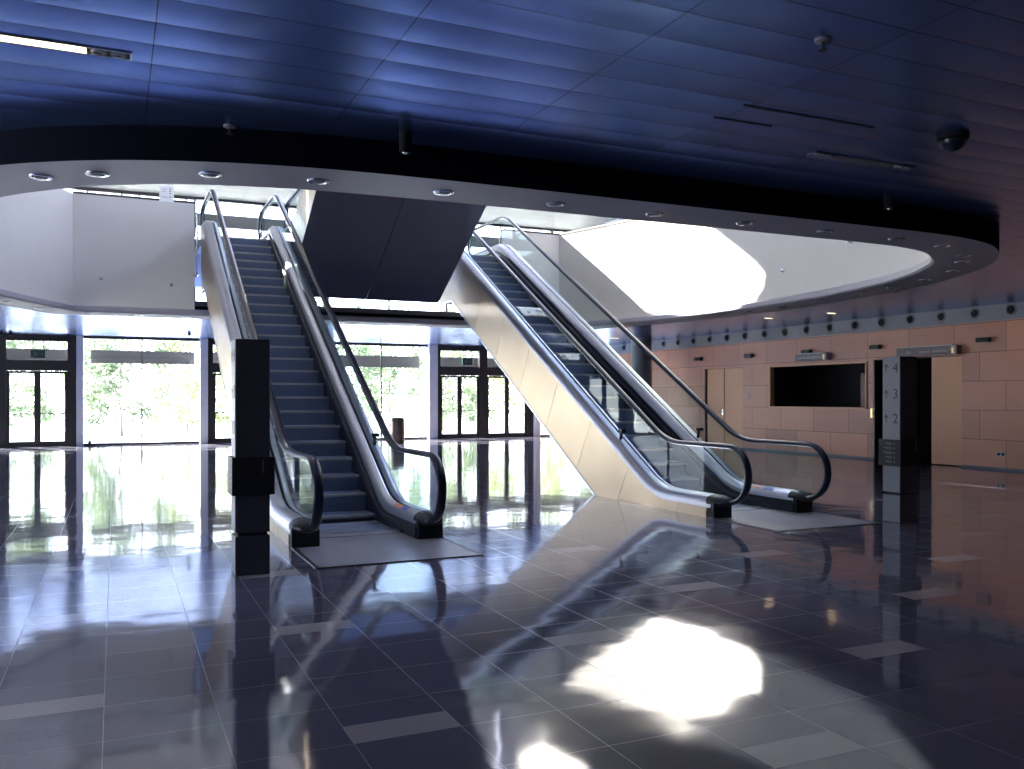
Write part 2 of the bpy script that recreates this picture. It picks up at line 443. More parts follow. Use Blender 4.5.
# parapet of the gallery (open at the landings of the escalators)
par = offset(INNER, 0.06)
def parapet(name, pts, z0, z1, m, t=0.14):
    b = MB(); n = len(pts)
    # outward offset of an open polyline
    outp = []
    for i in range(n):
        a = Vector(pts[max(i - 1, 0)]); c = Vector(pts[min(i + 1, n - 1)]); e = (c - a).normalized()
        outp.append((pts[i][0] + e.y * t, pts[i][1] - e.x * t))
    rings = []
    for i in range(n):
        p, q = pts[i], outp[i]
        rings.append([(p[0], p[1], z0), (p[0], p[1], z1), (q[0], q[1], z1), (q[0], q[1], z0)])
    b.loft(rings, True, True)
    return struct(b.build(name, m, smooth=True))
ZP = 5.52
parapet('wall_parapet_curved', par, ZR + 0.13, ZP, M['white'])
parapet('wall_parapet_left', [(1.5, par[0][1]), par[0]], ZR + 0.13, ZP, M['white'])
parapet('wall_parapet_right', [par[-1], (8.5, par[-1][1])], ZR + 0.13, ZP, M['white'])
b = MB(); b.box(1.5, 8.5, 20.05, 20.15, ZR + 0.10, 3.60)
struct(b.build('trim_2', M['slabgrey']))

# enclosing walls
def box_struct(name, dims, m):
    b = MB(); b.box(*dims); return struct(b.build(name, m))
b = MB(); b.box(XL - .2, XL, YN, YF, 3.3, ZL1); b.box(XL - .2, XL, YN, YF, 7.9, ZL2); b.box(XL - .2, XL, YN, 4.5, 0, 3.3); b.box(XL - .2, XL, YN, 1, ZL1, 7.9); b.box(XL - .2, XL, 13, YF, 0, 3.3); b.box(XL - .2, XL, 13, YF, ZL1, 7.9)
struct(b.build('wall_left', M['slabgrey']))
root = struct(empty('window_8', (XL, 15, 0)))  # unseen glazing, added to light the hall from the left
b = MB()
for z0, z1 in ((0, 3.3), (ZL1, 7.9)):
    for k in range(6): b.box(XL - .1, XL + .0, 1 + 2.38 * k, 1.08 + 2.38 * k, z0, z1)
    b.box(XL - .1, XL, 1, 13, z0, z0 + .06)
o = b.build('frame', M['frame'], root); o.location = (-XL, -15, 0)
b = MB(); b.box(XL - .06, XL - .05, 4.5, 13, .06, 3.3); b.box(XL - .06, XL - .05, 1, 13, ZL1 + .06, 7.9)
o = b.build('pane', M['glass'], root); o.location = (-XL, -15, 0)
box_struct('wall_near', (XL, 22, YN - 0.2, YN, 0, ZL2), M['slabgrey'])
box_struct('wall_right_upper', (XR, XR + 0.2, YN, YF, ZL1, ZL2), M['white'])
box_struct('wall_lobby_right', (20.6, 20.8, 27.5, YF, 0, ZC), M['slabgrey'])
# made-up lantern, unseen: gaps at near and right side let sky light in
ZT = 14.2
box_struct('wall_added_lantern_left', (VX0 - 0.2, VX0, VY0, VY1, ZL2 - 0.05, ZT), M['white'])
b = MB(); b.box(VX0, VX1, VY0 - 0.2, VY0, ZL2 - 0.05, 11.2); b.box(VX0, VX1, VY0 - 0.2, VY0, 12.7, ZT)
struct(b.build('wall_added_lantern_near', M['white']))
b = MB(); b.box(VX1, VX1 + 0.2, VY0, VY1, ZL2 - 0.05, 10.3); b.box(VX1, VX1 + 0.2, VY0, VY1, 13.2, ZT)
struct(b.build('wall_added_lantern_right', M['white']))
box_struct('ceiling_added_lantern', (VX0 - 0.2, VX1 + 0.2, VY0 - 0.2, VY1 + 0.2, ZT, ZT + 0.2), M['roof'])
# added far wall, its holes traced back from the wanted sun patches
SUN = Vector((0.60, -1.0, -0.80))
patch = [(20.2, 6.0), (16.75, 3.22), (13.95, 3.22), (13.45, 3.55), (13.2, 3.75), (13.14, 3.98), (13.4, 4.22), (14.4, 4.9), (15.4, 5.5), (16.2, 6.0)]
def back(y, z, x=10.95):
    t = (VY1 + 0.1 - y) / -SUN.y
    return (x - SUN.x * t, z - SUN.z * t)
win = [back(*p) for p in patch]
bm = bmesh.new()
def eloop(pts):
    vs = [bm.verts.new((x, VY1 + 0.1, z)) for x, z in pts]
    return [bm.edges.new((vs[i], vs[(i + 1) % len(vs)])) for i in range(len(vs))]
upper_sun_hole = [back(y, z, 11.15) for y, z in [(19.6, 8.15), (22.4, 8.15), (24.3, 9.4), (23.3, 9.8), (21.0, 8.9)]]  # second added hole, for a sun patch higher up
es = eloop([(VX0, ZL2 - 0.05), (VX1, ZL2 - 0.05), (VX1, ZT), (VX0, ZT)]) + eloop(win) + eloop(upper_sun_hole)
bmesh.ops.triangle_fill(bm, edges=es, use_beauty=True)
me = bpy.data.meshes.new('wall_sun_mask'); bm.to_mesh(me); bm.free(); me.materials.append(M['white'])
o = bpy.data.objects.new('wall_sun_mask', me); C.objects.link(o); struct(o)
# roof slabs over the gallery
flat_with_hole('ceiling_roof', (XL - 0.3, 22, YN - 0.3, YF + 0.3), [(VX0, VY0), (VX1, VY0), (VX1, VY1), (VX0, VY1)], ZL2 + 0.6, M['roof'])

# ------------------------------------------------------------------ wood wall on the right
b = MB()
WT = 3.12
def wseg(y0, y1, z0, z1): b.box(XR, XR + 0.12, y0, y1, z0, z1)
wseg(YN, 13.31, 0, WT); wseg(13.31, 15.76, 2.42, WT); wseg(15.76, 15.98, 0, WT)
wseg(15.98, 19.42, 0, 1.26); wseg(15.98, 19.42, 2.37, WT); wseg(19.42, 20.62, 0, WT)
wseg(20.62, 22.44, 2.40, WT); wseg(22.44, 28.2, 0, WT)
b.box(XR + .12, 22, 28.08, 28.2, 0, ZC)
struct(b.build('wall_right', M['wood']))
# bulkhead
b = MB(); b.box(XR - 0.06, XR + 0.12, YN, 28.2, WT, ZC)
struct(b.build('trim_3', M['bulk']))
b = MB(); b.box(XR - 0.02, XR, YN, 13.31, 0, 0.05); b.box(XR - 0.02, XR, 15.76, 20.62, 0, 0.05); b.box(XR - 0.02, XR, 22.44, 28.2, 0, 0.05)
struct(b.build('baseboard_right', M['slabgrey']))
# service window recess
root = struct(empty('window_1', (XR, 17.7, 1.26)))
def rel(b_, name, m, parent, **k):
    o_ = b_.build(name, m, parent, **k); o_.location = tuple(-Vector(parent.location)) if parent.rotation_euler.z == 0 else (0, 0, 0); return o_
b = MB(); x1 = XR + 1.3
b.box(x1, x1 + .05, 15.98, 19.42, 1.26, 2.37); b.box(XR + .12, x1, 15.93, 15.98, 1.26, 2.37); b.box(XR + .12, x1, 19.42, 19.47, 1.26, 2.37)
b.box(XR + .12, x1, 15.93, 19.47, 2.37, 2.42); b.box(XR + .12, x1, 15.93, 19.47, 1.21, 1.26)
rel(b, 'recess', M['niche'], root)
b = MB()
for d in ((15.94, 15.99, 1.22, 2.41), (19.41, 19.46, 1.22, 2.41)): b.box(XR - .025, XR + .12, d[0], d[1], d[2], d[3])
b.box(XR - .025, XR + .12, 15.99, 19.41, 2.365, 2.41); b.box(XR - .04, XR + .12, 15.99, 19.41, 1.22, 1.265)
rel(b, 'frame', M['wooddoor'], root)
b = MB(); b.box(x1 - .05, x1, 16.05, 17.35, 1.26, 2.16); b.box(x1 - .06, x1 - .05, 16.2, 16.22, 1.26, 2.10); b.box(x1 - .06, x1 - .05, 16.2, 17.2, 2.08, 2.10)
rel(b, 'inner_door', M['nichedoor'], root)
# doors in the wood wall
root = struct(empty('door_1', (XR, 14.5, 0)))
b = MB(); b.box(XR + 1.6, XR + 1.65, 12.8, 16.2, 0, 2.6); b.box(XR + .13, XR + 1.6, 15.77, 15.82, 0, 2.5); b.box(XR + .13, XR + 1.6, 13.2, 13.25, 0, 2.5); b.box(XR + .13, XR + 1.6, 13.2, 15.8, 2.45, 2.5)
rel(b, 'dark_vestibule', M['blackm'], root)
b = MB(); b.box(XR + .02, XR + .07, 13.31, 14.10, 0.02, 2.41)
lf = rel(b, 'leaf', M['wooddoor'], root)
b = MB(); b.box(XR + .0, XR + .125, 15.72, 15.765, 0, 2.44); b.box(XR, XR + .125, 13.31, 15.72, 2.415, 2.44)
rel(b, 'frame', M['frame'], root)
b = MB(); b.box(XR - .012, XR, 15.775, 15.83, 1.02, 1.25); b.tube([(XR - .01, 15.70, 1.24), (XR - .06, 15.70, 1.22), (XR - .06, 15.70, 1.06), (XR - .01, 15.70, 1.04)], 0.014)
rel(b, 'lock_plate', M['gold'], root)
root = struct(empty('door_2', (XR, 21.5, 0)))
b = MB(); b.box(XR + .03, XR + .08, 20.63, 22.34, 0.02, 2.39)
rel(b, 'leaf', M['wooddoor'], root)
b = MB(); b.box(XR + .09, XR + .11, 20.6, 22.44, 0, 2.42); b.box(XR + .02, XR + .1, 22.35, 22.43, 0, 2.4)
rel(b, 'dark_gap', M['blackm'], root)
b = MB(); b.box(XR + .015, XR + .03, 21.5, 21.505, 0.02, 2.39)
rel(b, 'seam', M['frame'], root)
b = MB(); b.box(XR + .015, XR + .03, 21.55, 21.60, .98, 1.16); b.tube([(XR + .02, 21.58, 1.1), (XR - .04, 21.58, 1.1), (XR - .04, 21.72, 1.1)], 0.012)
rel(b, 'handle', M['steel'], root)

# bulkhead air nozzles
def nozzle():
    e = empty('air_nozzle', (XR - .06, 0, 3.31))
    b = MB(); b.lathe((0, 0, 0), [(0.125, 0), (0.125, -0.012), (0.10, -0.03), (0.085, -0.015), (0.085, 0.0)], 'x', 20)
    b.build('collar', M['bulk'], e, True)
    b = MB(); b.lathe((0, 0, 0), [(0.09, -0.003), (0.088, -0.012), (0.06, -0.03), (0.052, -0.05), (0.035, -0.045), (0.03, -0.02)], 'x', 16)
    b.build('jet', M['black'], e, True)
    return e
noz = nozzle()
ordw = ['first', 'second', 'third', 'fourth', 'fifth', 'sixth', 'seventh', 'eighth', 'ninth', 'tenth', 'eleventh', 'twelfth', 'thirteenth', 'fourteenth', 'fifteenth', 'sixteenth', 'seventeenth', 'eighteenth', 'nineteenth', 'twentieth']
for k in range(19):
    e = noz if k == 0 else copy_tree(noz)
    e.location = (XR - .055, 12.12 + 0.832 * k, 3.31)
    nm = 'nozzle at the right end of the row' if k == 0 else 'nozzle, %s from the right end of the row' % ordw[k]
    if k == 18: nm = 'nozzle at the far left end, beyond the round column'
    tag(e, 'black round air %s on the bulkhead' % nm, 'air vent', 'air nozzles along the bulkhead above the wood wall')

# emergency lights on the wood wall
emg_lab = {22.68: 'above the left wooden door', 20.29: 'between the wooden door and the dark service window', 17.96: 'just above the short sign of the service window', 15.64: 'left of the open dark doorway', 12.75: 'far right on the wood wall, past the long sign'}
proto = None
for y, l in emg_lab.items():
    if not proto:
        proto = empty('emergency_light', (XR, y, 2.73))
        b = MB(); b.box(-.11, 0, -.15, .15, -.045, .05); b.build('body', M['black'], proto, bevel=0.01)
        b = MB(); b.box(-.10, -.01, -.135, .135, -.06, -.045); b.build('lens', M['lens'], proto)
        e = proto
    else: e = copy_tree(proto)
    e.location = (XR, y, 2.73); tag(e, 'small black wall light ' + l, 'wall light', 'black lights on the wood wall')

# signs
def wall_sign(y0, y1, z0, z1, label, words, side):
    e = empty('wall_sign', (XR, (y0 + y1) / 2, (z0 + z1) / 2)); w = (y1 - y0) / 2; hh = (z1 - z0) / 2
    b = MB(); b.box(-.16, 0, -w, w, -hh, hh); b.build('body', M['signgrey'], e, bevel=0.004)
    b = MB(); b.box(-.165, -.0, -w + .12, w - .1, hh, hh + .02); b.build('top_trim', M['textpale'], e)
    r = (PI / 2, 0, -PI / 2)
    for s_, sz, yy, m in words: text('lettering', s_, sz, M[m], e, (-.162, yy, -0.01), r)
    b = MB()   # arrow mark at right end
    b.prism([(0, 0.055), (0.05, 0.0), (0.02, 0.0), (0.02, -.06), (-.02, -.06), (-.02, 0), (-.05, 0.0)], lambda a, c, d: (d, -w + .10 + a, c), -.166, -.16)
    b.prism([(-.035, -.062), (.035, -.062), (.035, -.075), (-.035, -.075)], lambda a, c, d: (d, -w + .10 + a, c), -.166, -.16)
    b.build('arrow', M['gold'], e)
    tag(e, label, 'sign')
wall_sign(17.13, 18.27, 2.485, 2.665, 'short grey sign box above the dark service window', [('i', .15, .47, 'textpale'), ('guarda-roba', .085, .20, 'textpale'), ('cloakroom', .085, -.20, 'textpale')], 0)
wall_sign(13.31, 14.92, 2.46, 2.655, 'long grey sign box marked 1a above the open doorway', [('-1a', .13, .48, 'textpale'), ('auditoris', .085, .03, 'textpale'), ('auditoriums', .085, -.38, 'textpale')], 0)

# outlet and switches
e = empty('wall_outlet', (XR, 12.38, .33))
b = MB(); b.box(-.012, 0, -.11, .11, -.045, .045); b.build('plate', M['textpale'], e, bevel=.003)
b = MB(); b.box(-.016, -.012, -.085, -.015, -.03, .03); b.box(-.016, -.012, .015, .085, -.03, .03); b.build('socket', M['black'], e)
tag(e, 'double socket plate low on the wood wall at far right', 'socket')
e = empty('wall_switch', (XR, 20.34, 1.65))
b = MB(); b.box(-.012, 0, -.05, .05, 0.02, .12); b.box(-.012, 0, -.05, .05, -.16, -.02); b.build('plate', M['textpale'], e, bevel=.003)
for z0, z1 in ((.04, .10), (-.13, -.05)):
    b = MB(); b.box(-.018, -.012, -.025, .025, z0, z1); b.build('rocker', M['textpale'], e)
tag(e, 'pair of small pale switch plates beside the wooden door', 'switch')

# round column
b = MB(); b.lathe((15.55, 24.1, 0), [(.33, 0), (.33, ZC)], 'z', 32)
struct(b.build('column', M['darkcol'], smooth=True))

# ------------------------------------------------------------------ facade
yf0, yf1 = YF - 0.06, YF + 0.06
b = MB(); b.box(XL, 20.8, YF - .08, YF + .12, 3.375, ZC + .02); b.box(XL, 20.8, YF - .08, YF + .08, 0, 0.03)
struct(b.build('trim_4', M['frame']))
b = MB(); b.box(XL, 22, YF - .1, YF + .1, ZC + .02, 4.50); struct(b.build('wall_far', M['slabgrey']))
door_n = [3]; win_n = [2]
def door_set(x0):
    root = struct(empty('door_%d' % door_n[0], (x0 + 2, YF, 0))); door_n[0] += 1
    b = MB(); 
    posts = [(0, .18), (1.74, 2.06), (3.73, 3.98)]
    for a, c in posts: b.box(x0 + a, x0 + c, yf0 - .04, yf1, 0, 3.375)
    b.box(x0 + .16, x0 + 3.73, yf0, yf1, 2.34, 2.66); b.box(x0 + .16, x0 + 3.73, yf0, yf1, 3.26, 3.375)
    b.box(x0, x0 + 3.98, yf0, yf1, 0, .06)
    rel(b, 'frame', M['frame'], root)
    for a, c in ((.18, 1.74), (2.06, 3.73)):
        b = MB(); b.box(x0 + a, x0 + c, YF, YF + .01, 2.66, 3.26); rel(b, 'transom_pane', M['glass'], root)
        mid = (a + c) / 2
        for p, q in ((a, mid), (mid, c)):
            b = MB(); t = .088
            b.box(x0 + p + .001, x0 + p + t, yf0 + .02, yf1 - .02, .02, 2.33); b.box(x0 + q - t, x0 + q - .001, yf0 + .02, yf1 - .02, .02, 2.33)
            b.box(x0 + p + t, x0 + q - t, yf0 + .02, yf1 - .02, .02, .16); b.box(x0 + p + t, x0 + q - t, yf0 + .02, yf1 - .02, 2.26, 2.33)
            lf = rel(b, 'leaf', M['frame'], root)
            b = MB(); b.box(x0 + p + t, x0 + q - t, YF, YF + .01, .16, 2.26); pn = b.build('pane', M['glass'], lf)
            b = MB(); b.box(x0 + p + t, x0 + q - t, yf0 - .06, yf0 - .03, 1.00, 1.03); b.box(x0 + p + t, x0 + p + t + .03, yf0 - .05, yf0 + .03, .99, 1.04); b.box(x0 + q - t - .03, x0 + q - t, yf0 - .05, yf0 + .03, .99, 1.04)
            b.build('push_bar', M['steel'], lf)
    return root
DS = [-5.07, 2.78, 10.76, 18.72]
for x0 in DS[:3]: door_set(x0)
def bay(x0, x1, mulls, transom=False):
    root = struct(empty('window_%d' % win_n[0], ((x0 + x1) / 2, YF, 0))); win_n[0] += 1
    b = MB()
    for mx in mulls: b.box(mx - .02, mx + .02, yf0, yf1, .03, 3.375)
    b.box(x0, x1, yf0, yf1, .03, .07)
    if transom:
        b.box(x0, x1, yf0, yf1, 2.34, 2.66); b.box(17.45, 17.62, yf0, yf1, .03, 2.34); b.box(16.55, 16.8, yf0, yf1, 2.66, 3.3)
    rel(b, 'frame', M['frame'], root)
    ed = [x0] + mulls + [x1]
    for a, c in zip(ed[:-1], ed[1:]):
        b = MB(); b.box(a + .02, c - .02, YF, YF + .012, .07, 3.375); rel(b, 'pane', M['glass'], root)
bay(-8.9, -5.3, [-7.2]); bay(-.9, 2.54, [.79]); bay(6.95, 10.46, [8.71]); bay(14.95, 18.0, [], True); bay(18.7, 20.6, [19.6])
struct(box_struct('trim_5', (18.4, 18.7, yf0, yf1, 0, 3.3), M['frame']))
for i, (a, c) in enumerate([(-5.3, -5.07), (-1.09, -.90), (2.54, 2.78), (6.76, 6.95), (10.44, 10.76), (14.74, 14.95), (18.0, 18.38)]):
    b = MB(); b.box(a, c, YF - .32, YF + .1, 0, ZC)
    struct(b.build('pillar', M['column'], bevel=.01))
# sunshades outside
shade_lab = ['over the far left window', 'over the left glass doors', 'over the glazed bay left of the first escalator', 'over the doors hidden by the left sign post', 'over the glazed bay behind the bin', 'over the middle glass doors', 'over the glazing behind the right escalator']
for (a, c), l in zip([(-8.8, -5.5), (-5.0, -1.2), (-.7, 2.42), (2.95, 6.75), (7.25, 10.3), (10.95, 14.75), (15.25, 17.9)], shade_lab):
    b = MB(); n = 4
    b.box(a, c, YF + .42, YF + .50, 2.62, 3.04)
    o = b.build('sunshade_panel', M['shade'], bevel=.006)
    for xb in (a + .1, c - .16):
        e = MB(); e.prism([(.11, 3.34), (.44, 2.95), (.44, 2.99), (.11, 3.40)], lambda p, q, d: (d, YF + p, q), xb, xb + .02); e.build('bracket', M['frame'], o)
    tag(o, 'grey horizontal sunshade panel outside, ' + l, 'sunshade', 'sunshade panels outside the ground floor glazing')
# exit signs
for x, l in ((-2.15, 'left glass doors'), (12.0, 'middle glass doors')):
    e = empty('exit_sign', (x, YF - .1, 2.86))
    b = MB(); b.box(-.2, .2, -.03, .03, -.13, .13); b.build('body', M['green'], e, bevel=.006)
    b = MB(); b.box(-.11, -.02, -.034, -.03, -.06, .06); b.box(.03, .12, -.034, -.03, -.012, .012); b.prism([(.12, .05), (.16, 0), (.12, -.05)], lambda p, q, d: (p, d, q), -.034, -.03)
    b.build('symbol', M['textdim'], e)
    for xh in (-.14, .14):
        b = MB(); b.box(xh - .01, xh + .01, -.01, .01, .13, .40); b.build('hanger', M['frame'], e)
    tag(e, 'small dark green exit sign above the ' + l, 'exit sign')
# upper facade
root = struct(empty('window_7', (4, YF, ZL1)))
b = MB()
for k in range(14):
    x = -8.6 + 2.2 * k; b.box(x - .03, x + .03, yf0, yf1, 4.5, ZL2)
b.box(XL, 20.8, yf0, yf1, 4.5, 4.56); b.box(XL, 20.8, yf0 - .1, yf1, ZL2 - .08, ZL2 + .4)
rel(b, 'frame', M['frame'], root)
b = MB(); b.box(XL, 20.8, YF, YF + .012, 4.56, ZL2 - .08); rel(b, 'pane', M['glass'], root)
b = MB(); b.box(XL, 20.8, YF + .42, YF + .5, 7.27, 7.70)
o = b.build('sunshade_panel', M['shade']); tag(o, 'long grey sunshade panel outside the upper floor windows', 'sunshade')

# bin by the glass
e = empty('litter_bin', (8.42, 27.6, 0))
b = MB(); b.lathe((0, 0, 0), [(.21, .0), (.225, .04), (.225, .78), (.21, .82), (.18, .82)], 'z', 24); b.build('body', M['bin'], e, True)
b = MB(); b.lathe((0, 0, 0), [(.205, .82), (.19, .85), (.08, .86)], 'z', 24); b.build('lid', M['black'], e, True)
tag(e, 'brown cylindrical litter bin on the floor by the glazing', 'bin')
e = MB(); e.box(-.76, -.68, YF - .35, YF - .27, 0, .16); e.box(-.74, -.70, YF - .33, YF - .29, .16, .18)
o = e.build('floor_box', M['frame'], bevel=.01); tag(o, 'small dark box on the floor at the glass bay', 'box')

# ------------------------------------------------------------------ escalators
ZU = 4.8
yl = lambda z: z / K + 10.35 - YO            # local y where the nosing line reaches z
def epath(zl, off, zu, ys, ye, r=1.2):
    """side path: lower flat, 30 degree run lying `off` above the nosing line, upper flat"""
    return fillet([(ys, zl), (yl(zl - off), zl), (yl(zu - off), zu), (ye, zu)], r)
def sweep(b, prof, path, sx, mi=0):
    rings = []
    for i, (y, z) in enumerate(path):
        p0 = path[max(i - 1, 0)]; p1 = path[min(i + 1, len(path) - 1)]
        t = Vector((p1[0] - p0[0], p1[1] - p0[1])).normalized(); n = (-t.y, t.x)
        rings.append([(sx * u, y + n[0] * v, z + n[1] * v) for u, v in prof])
    b.loft(rings, True, True, mi)
YE_NEW = -0.56; RN = 0.345; ZMID = 0.555
def handrail_path():
    top = epath(0.90, 1.035, ZU + 0.90, YE_NEW, 11.25 - RN + .1, 1.3)
    low = [(YE_NEW - RN * math.sin(a), ZMID - RN * math.cos(a)) for a in [PI * i / 14 for i in range(14)]]
    low = [(YE_NEW + .20, ZMID - RN)] + low
    ye = top[-1][0]
    up = [(ye + RN * math.sin(a), ZU + ZMID + RN * math.cos(a)) for a in [PI * i / 14 for i in range(1, 15)]] + [(ye - .2, ZU + ZMID - RN)]
    return low + top + up
HP = handrail_path()
def offset_path(path, d):
    out = []
    for i, (y, z) in enumerate(path):
        p0 = path[max(i - 1, 0)]; p1 = path[min(i + 1, len(path) - 1)]
        t = Vector((p1[0] - p0[0], p1[1] - p0[1])).normalized()
        out.append((y - t.y * d, z + t.x * d))
    return out
SN = (math.cos(math.radians(30)), math.sin(math.radians(30)))   # unit vector up the slope (y, z)
def side_poly(truss):
    top = epath(0.13, 0.25, ZU + 0.13 + .1, -0.42, 11.6, 1.2)
    if not truss:
        bot = [(11.6, 4.62), (9.6, 4.62), (9.6, 3.66), (yl(3.66 + .82), 3.66), (yl(0.82), 0.0), (-0.42, 0.0)]
    else:
        bot = [(11.6, 3.62), (yl(3.62 + .82), 3.62), (yl(-1.2 + .82), -1.2), (.30, -1.2), (.30, 0), (-.42, 0)]
    return top + bot
def panels(b, poly, step, gap, first, x0, x1):
    """cut a side outline into panels with seams square to the slope, each x1-x0 thick"""
    src = bmesh.new()
    vs = [src.verts.new((0, y, z)) for y, z in poly]
    es = [src.edges.new((vs[i], vs[(i + 1) % len(vs)])) for i in range(len(vs))]
    bmesh.ops.triangle_fill(src, edges=es, use_beauty=True, normal=(1, 0, 0))
    nrm = Vector((0, SN[0], SN[1])); out = []
    ds = [v.co.dot(nrm) for v in src.verts]
    for k in range(math.floor((min(ds) - first) / step), math.ceil((max(ds) - first) / step)):
        bm = src.copy()
        for d, inner in ((first + (k + 1) * step - gap, False), (first + k * step + gap, True)):
            bmesh.ops.bisect_plane(bm, geom=bm.verts[:] + bm.edges[:] + bm.faces[:], plane_co=nrm * d, plane_no=nrm, clear_outer=not inner, clear_inner=inner)
        if bm.faces:
            bmesh.ops.dissolve_limit(bm, angle_limit=0.01, verts=bm.verts[:], edges=bm.edges[:])
            bmesh.ops.triangulate(bm, faces=bm.faces[:])
            bm.verts.index_update()
            n = len(bm.verts); V = [(x0, v.co.y, v.co.z) for v in bm.verts] + [(x1, v.co.y, v.co.z) for v in bm.verts]
            F = []
            for f in bm.faces:
                q = [v.index for v in f.verts]; F.append(q); F.append([n + i for i in q[::-1]])
            for e in bm.edges:
                if len(e.link_faces) == 1: p, q = e.verts[0].index, e.verts[1].index; F.append([p, q, n + q, n + p])
            out.append((V, F))
        bm.free()
    src.free()
    return out

def make_escalator(truss=False):
    E_ = empty('escalator', (0, 0, 0))
    for sx in (-1, 1):
        # outer cladding, in panels with seams square to the slope
        b = MB()
        for V, F in panels(b, side_poly(truss), 1.27, 0.004, 0.3, sx * .785, sx * .80): b.add(V, F)
        b.build('side_cladding', M['clad'], E_)
        if not truss:
            b = MB(); b.prism([(9.6, 3.66), (yl(3.66 + .82), 3.66), (yl(.82), 0), (yl(.82) + .05, 0), (yl(3.62 + .82) + .05, 3.62), (9.6, 3.62)], lambda y, z, d: (d, y, z), sx * .775, sx * .808)
            b.build('edge_trim', M['steel'], E_)
        # decking: outer rounded profile, inner profile
        path = epath(0.275, 0.40, ZU + .29, -0.40, 11.4, 1.2)
        b = MB()
        sweep(b, [(.645, -.03), (.645, .0), (.70, .004), (.74, -.002), (.775, -.03), (.795, -.07), (.803, -.12), (.803, -.145), (.70, -.14), (.66, -.05)], path, sx)
        b.build('outer_deck', M['deckdark'], E_, True)
        b = MB()
        sweep(b, [(.612, -.03), (.612, .0), (.595, .004), (.565, -.010), (.535, -.045), (.517, -.095), (.510, -.15), (.53, -.15), (.58, -.06)], path, sx)
        b.build('inner_deck', M['deck'], E_, True)
        if truss: 
            pass
        # skirt
        sk = epath(0.16, 0.27, ZU + .18, -0.40, 11.2, 1.2); sb = epath(-.02, -.22, ZU - .02, -0.40, 11.2, 1.2)
        b = MB(); b.prism(sk + sb[::-1], lambda y, z, d: (d, y, z), sx * .505, sx * .515)
        b.build('skirt', M['skirt'], E_)
        gp = epath(.10, .16, ZU + .1, .32, 10.0, 1.0)
        gp = [(.02, .02), (.08, .035), (.16, .065)] + gp
        b = MB(); sweep(b, [(.505, .022), (.488, .018), (.476, 0), (.488, -.018), (.505, -.022)], gp, sx)
        b.build('skirt_guard', M['rubber'], E_, True)
        # newel: black end block and cap under the handrail return
        b = MB(); b.box(min(sx * .52, sx * .80), max(sx * .52, sx * .80), -.46, -.30, 0, .20)
        b.build('newel_base', M['black'], E_, bevel=.008)
        b = MB()
        ring = lambda y, s: [(sx * (.66 + .142 * s * math.cos(a)), y, .205 + (.083 * s * math.sin(a) if math.sin(a) > 0 else .06 * s * math.sin(a)) - .02 * (1 - s)) for a in [2 * PI * i / 20 for i in range(20)]]
        b.loft([ring(-.30, 1), ring(-.42, 1), ring(-.50, .9), ring(-.57, .66), ring(-.60, .3)], True, True)
        b.build('newel_cap', M['black'], E_, True)
        # glass
        inner = offset_path(HP, -0.028)
        dk = epath(0.275, 0.40, ZU + .29, HP[0][0] + .02, HP[-1][0] - .02, 1.2)
        gpoly = inner + dk[::-1]
        for V, F in panels(b, gpoly, 2.35, 0.003, 0.55, sx * .622, sx * .632):
            b = MB(); b.add(V, F)
            b.build('glass_panel', M['bglass'], E_)
        # handrail
        b = MB(); sweep(b, [(.580, -.014), (.577, .006), (.588, .022), (.610, .030), (.644, .030), (.666, .022), (.677, .006), (.674, -.014), (.660, -.022), (.594, -.022)], HP, sx)
        b.build('handrail', M['rubber'], E_, True)
        b = MB(); sweep(b, [(.612, -.030), (.612, -.018), (.642, -.018), (.642, -.030)], HP, sx)
        b.build('handrail_track', M['steel'], E_)
        if not truss:
            # small black sensor clipped to the outer deck
            b = MB(); y0 = yl(.49); z0 = .49 + .40
            b.tube([(sx * .70, y0, z0 - .02), (sx * .70, y0 - .02, z0 + .07), (sx * .68, y0 - .05, z0 + .13)], .022); b.box(min(sx * .66, sx * .74), max(sx * .66, sx * .74), y0 - .09, y0 - .01, z0 + .10, z0 + .15)
            b.build('deck_sensor', M['black'], E_)
    # underside
    b = MB()
    if truss:
        pl = [(11.6, 3.62), (yl(3.62 + .82), 3.62), (yl(-1.2 + .82), -1.2)]
    else:
        pl = [(9.6, 3.66), (yl(3.66 + .82), 3.66), (yl(.82), 0.0)]
    for (y0, z0), (y1, z1) in zip(pl[:-1], pl[1:]):
        L = math.hypot(y1 - y0, z1 - z0); n = max(1, int(L / 1.6)); ux, uz = (y1 - y0) / L, (z1 - z0) / L
        for k in range(n):
            a, c = k * L / n + .004, (k + 1) * L / n - .004
            P0 = (y0 + ux * a, z0 + uz * a); P1 = (y0 + ux * c, z0 + uz * c)
            for xa, xb in ((-.803, .803),):
                b.prism([(P0[0], P0[1] - .008), (P1[0], P1[1] - .008), (P1[0], P1[1] + .02), (P0[0], P0[1] + .02)], lambda y, z, d: (d, y, z), xa, xb)
    b.build('underside', M['under'], E_)
    if truss:
        b = MB(); b.box(-.803, .803, .28, yl(-1.2 + .82) - .004, -1.208, -.21); b.build('end_panel', M['under'], E_)
        b = MB(); b.box(-.803, .803, -1.9, .9, -.20, -.01); b.build('landing_slab', M['under'], E_)
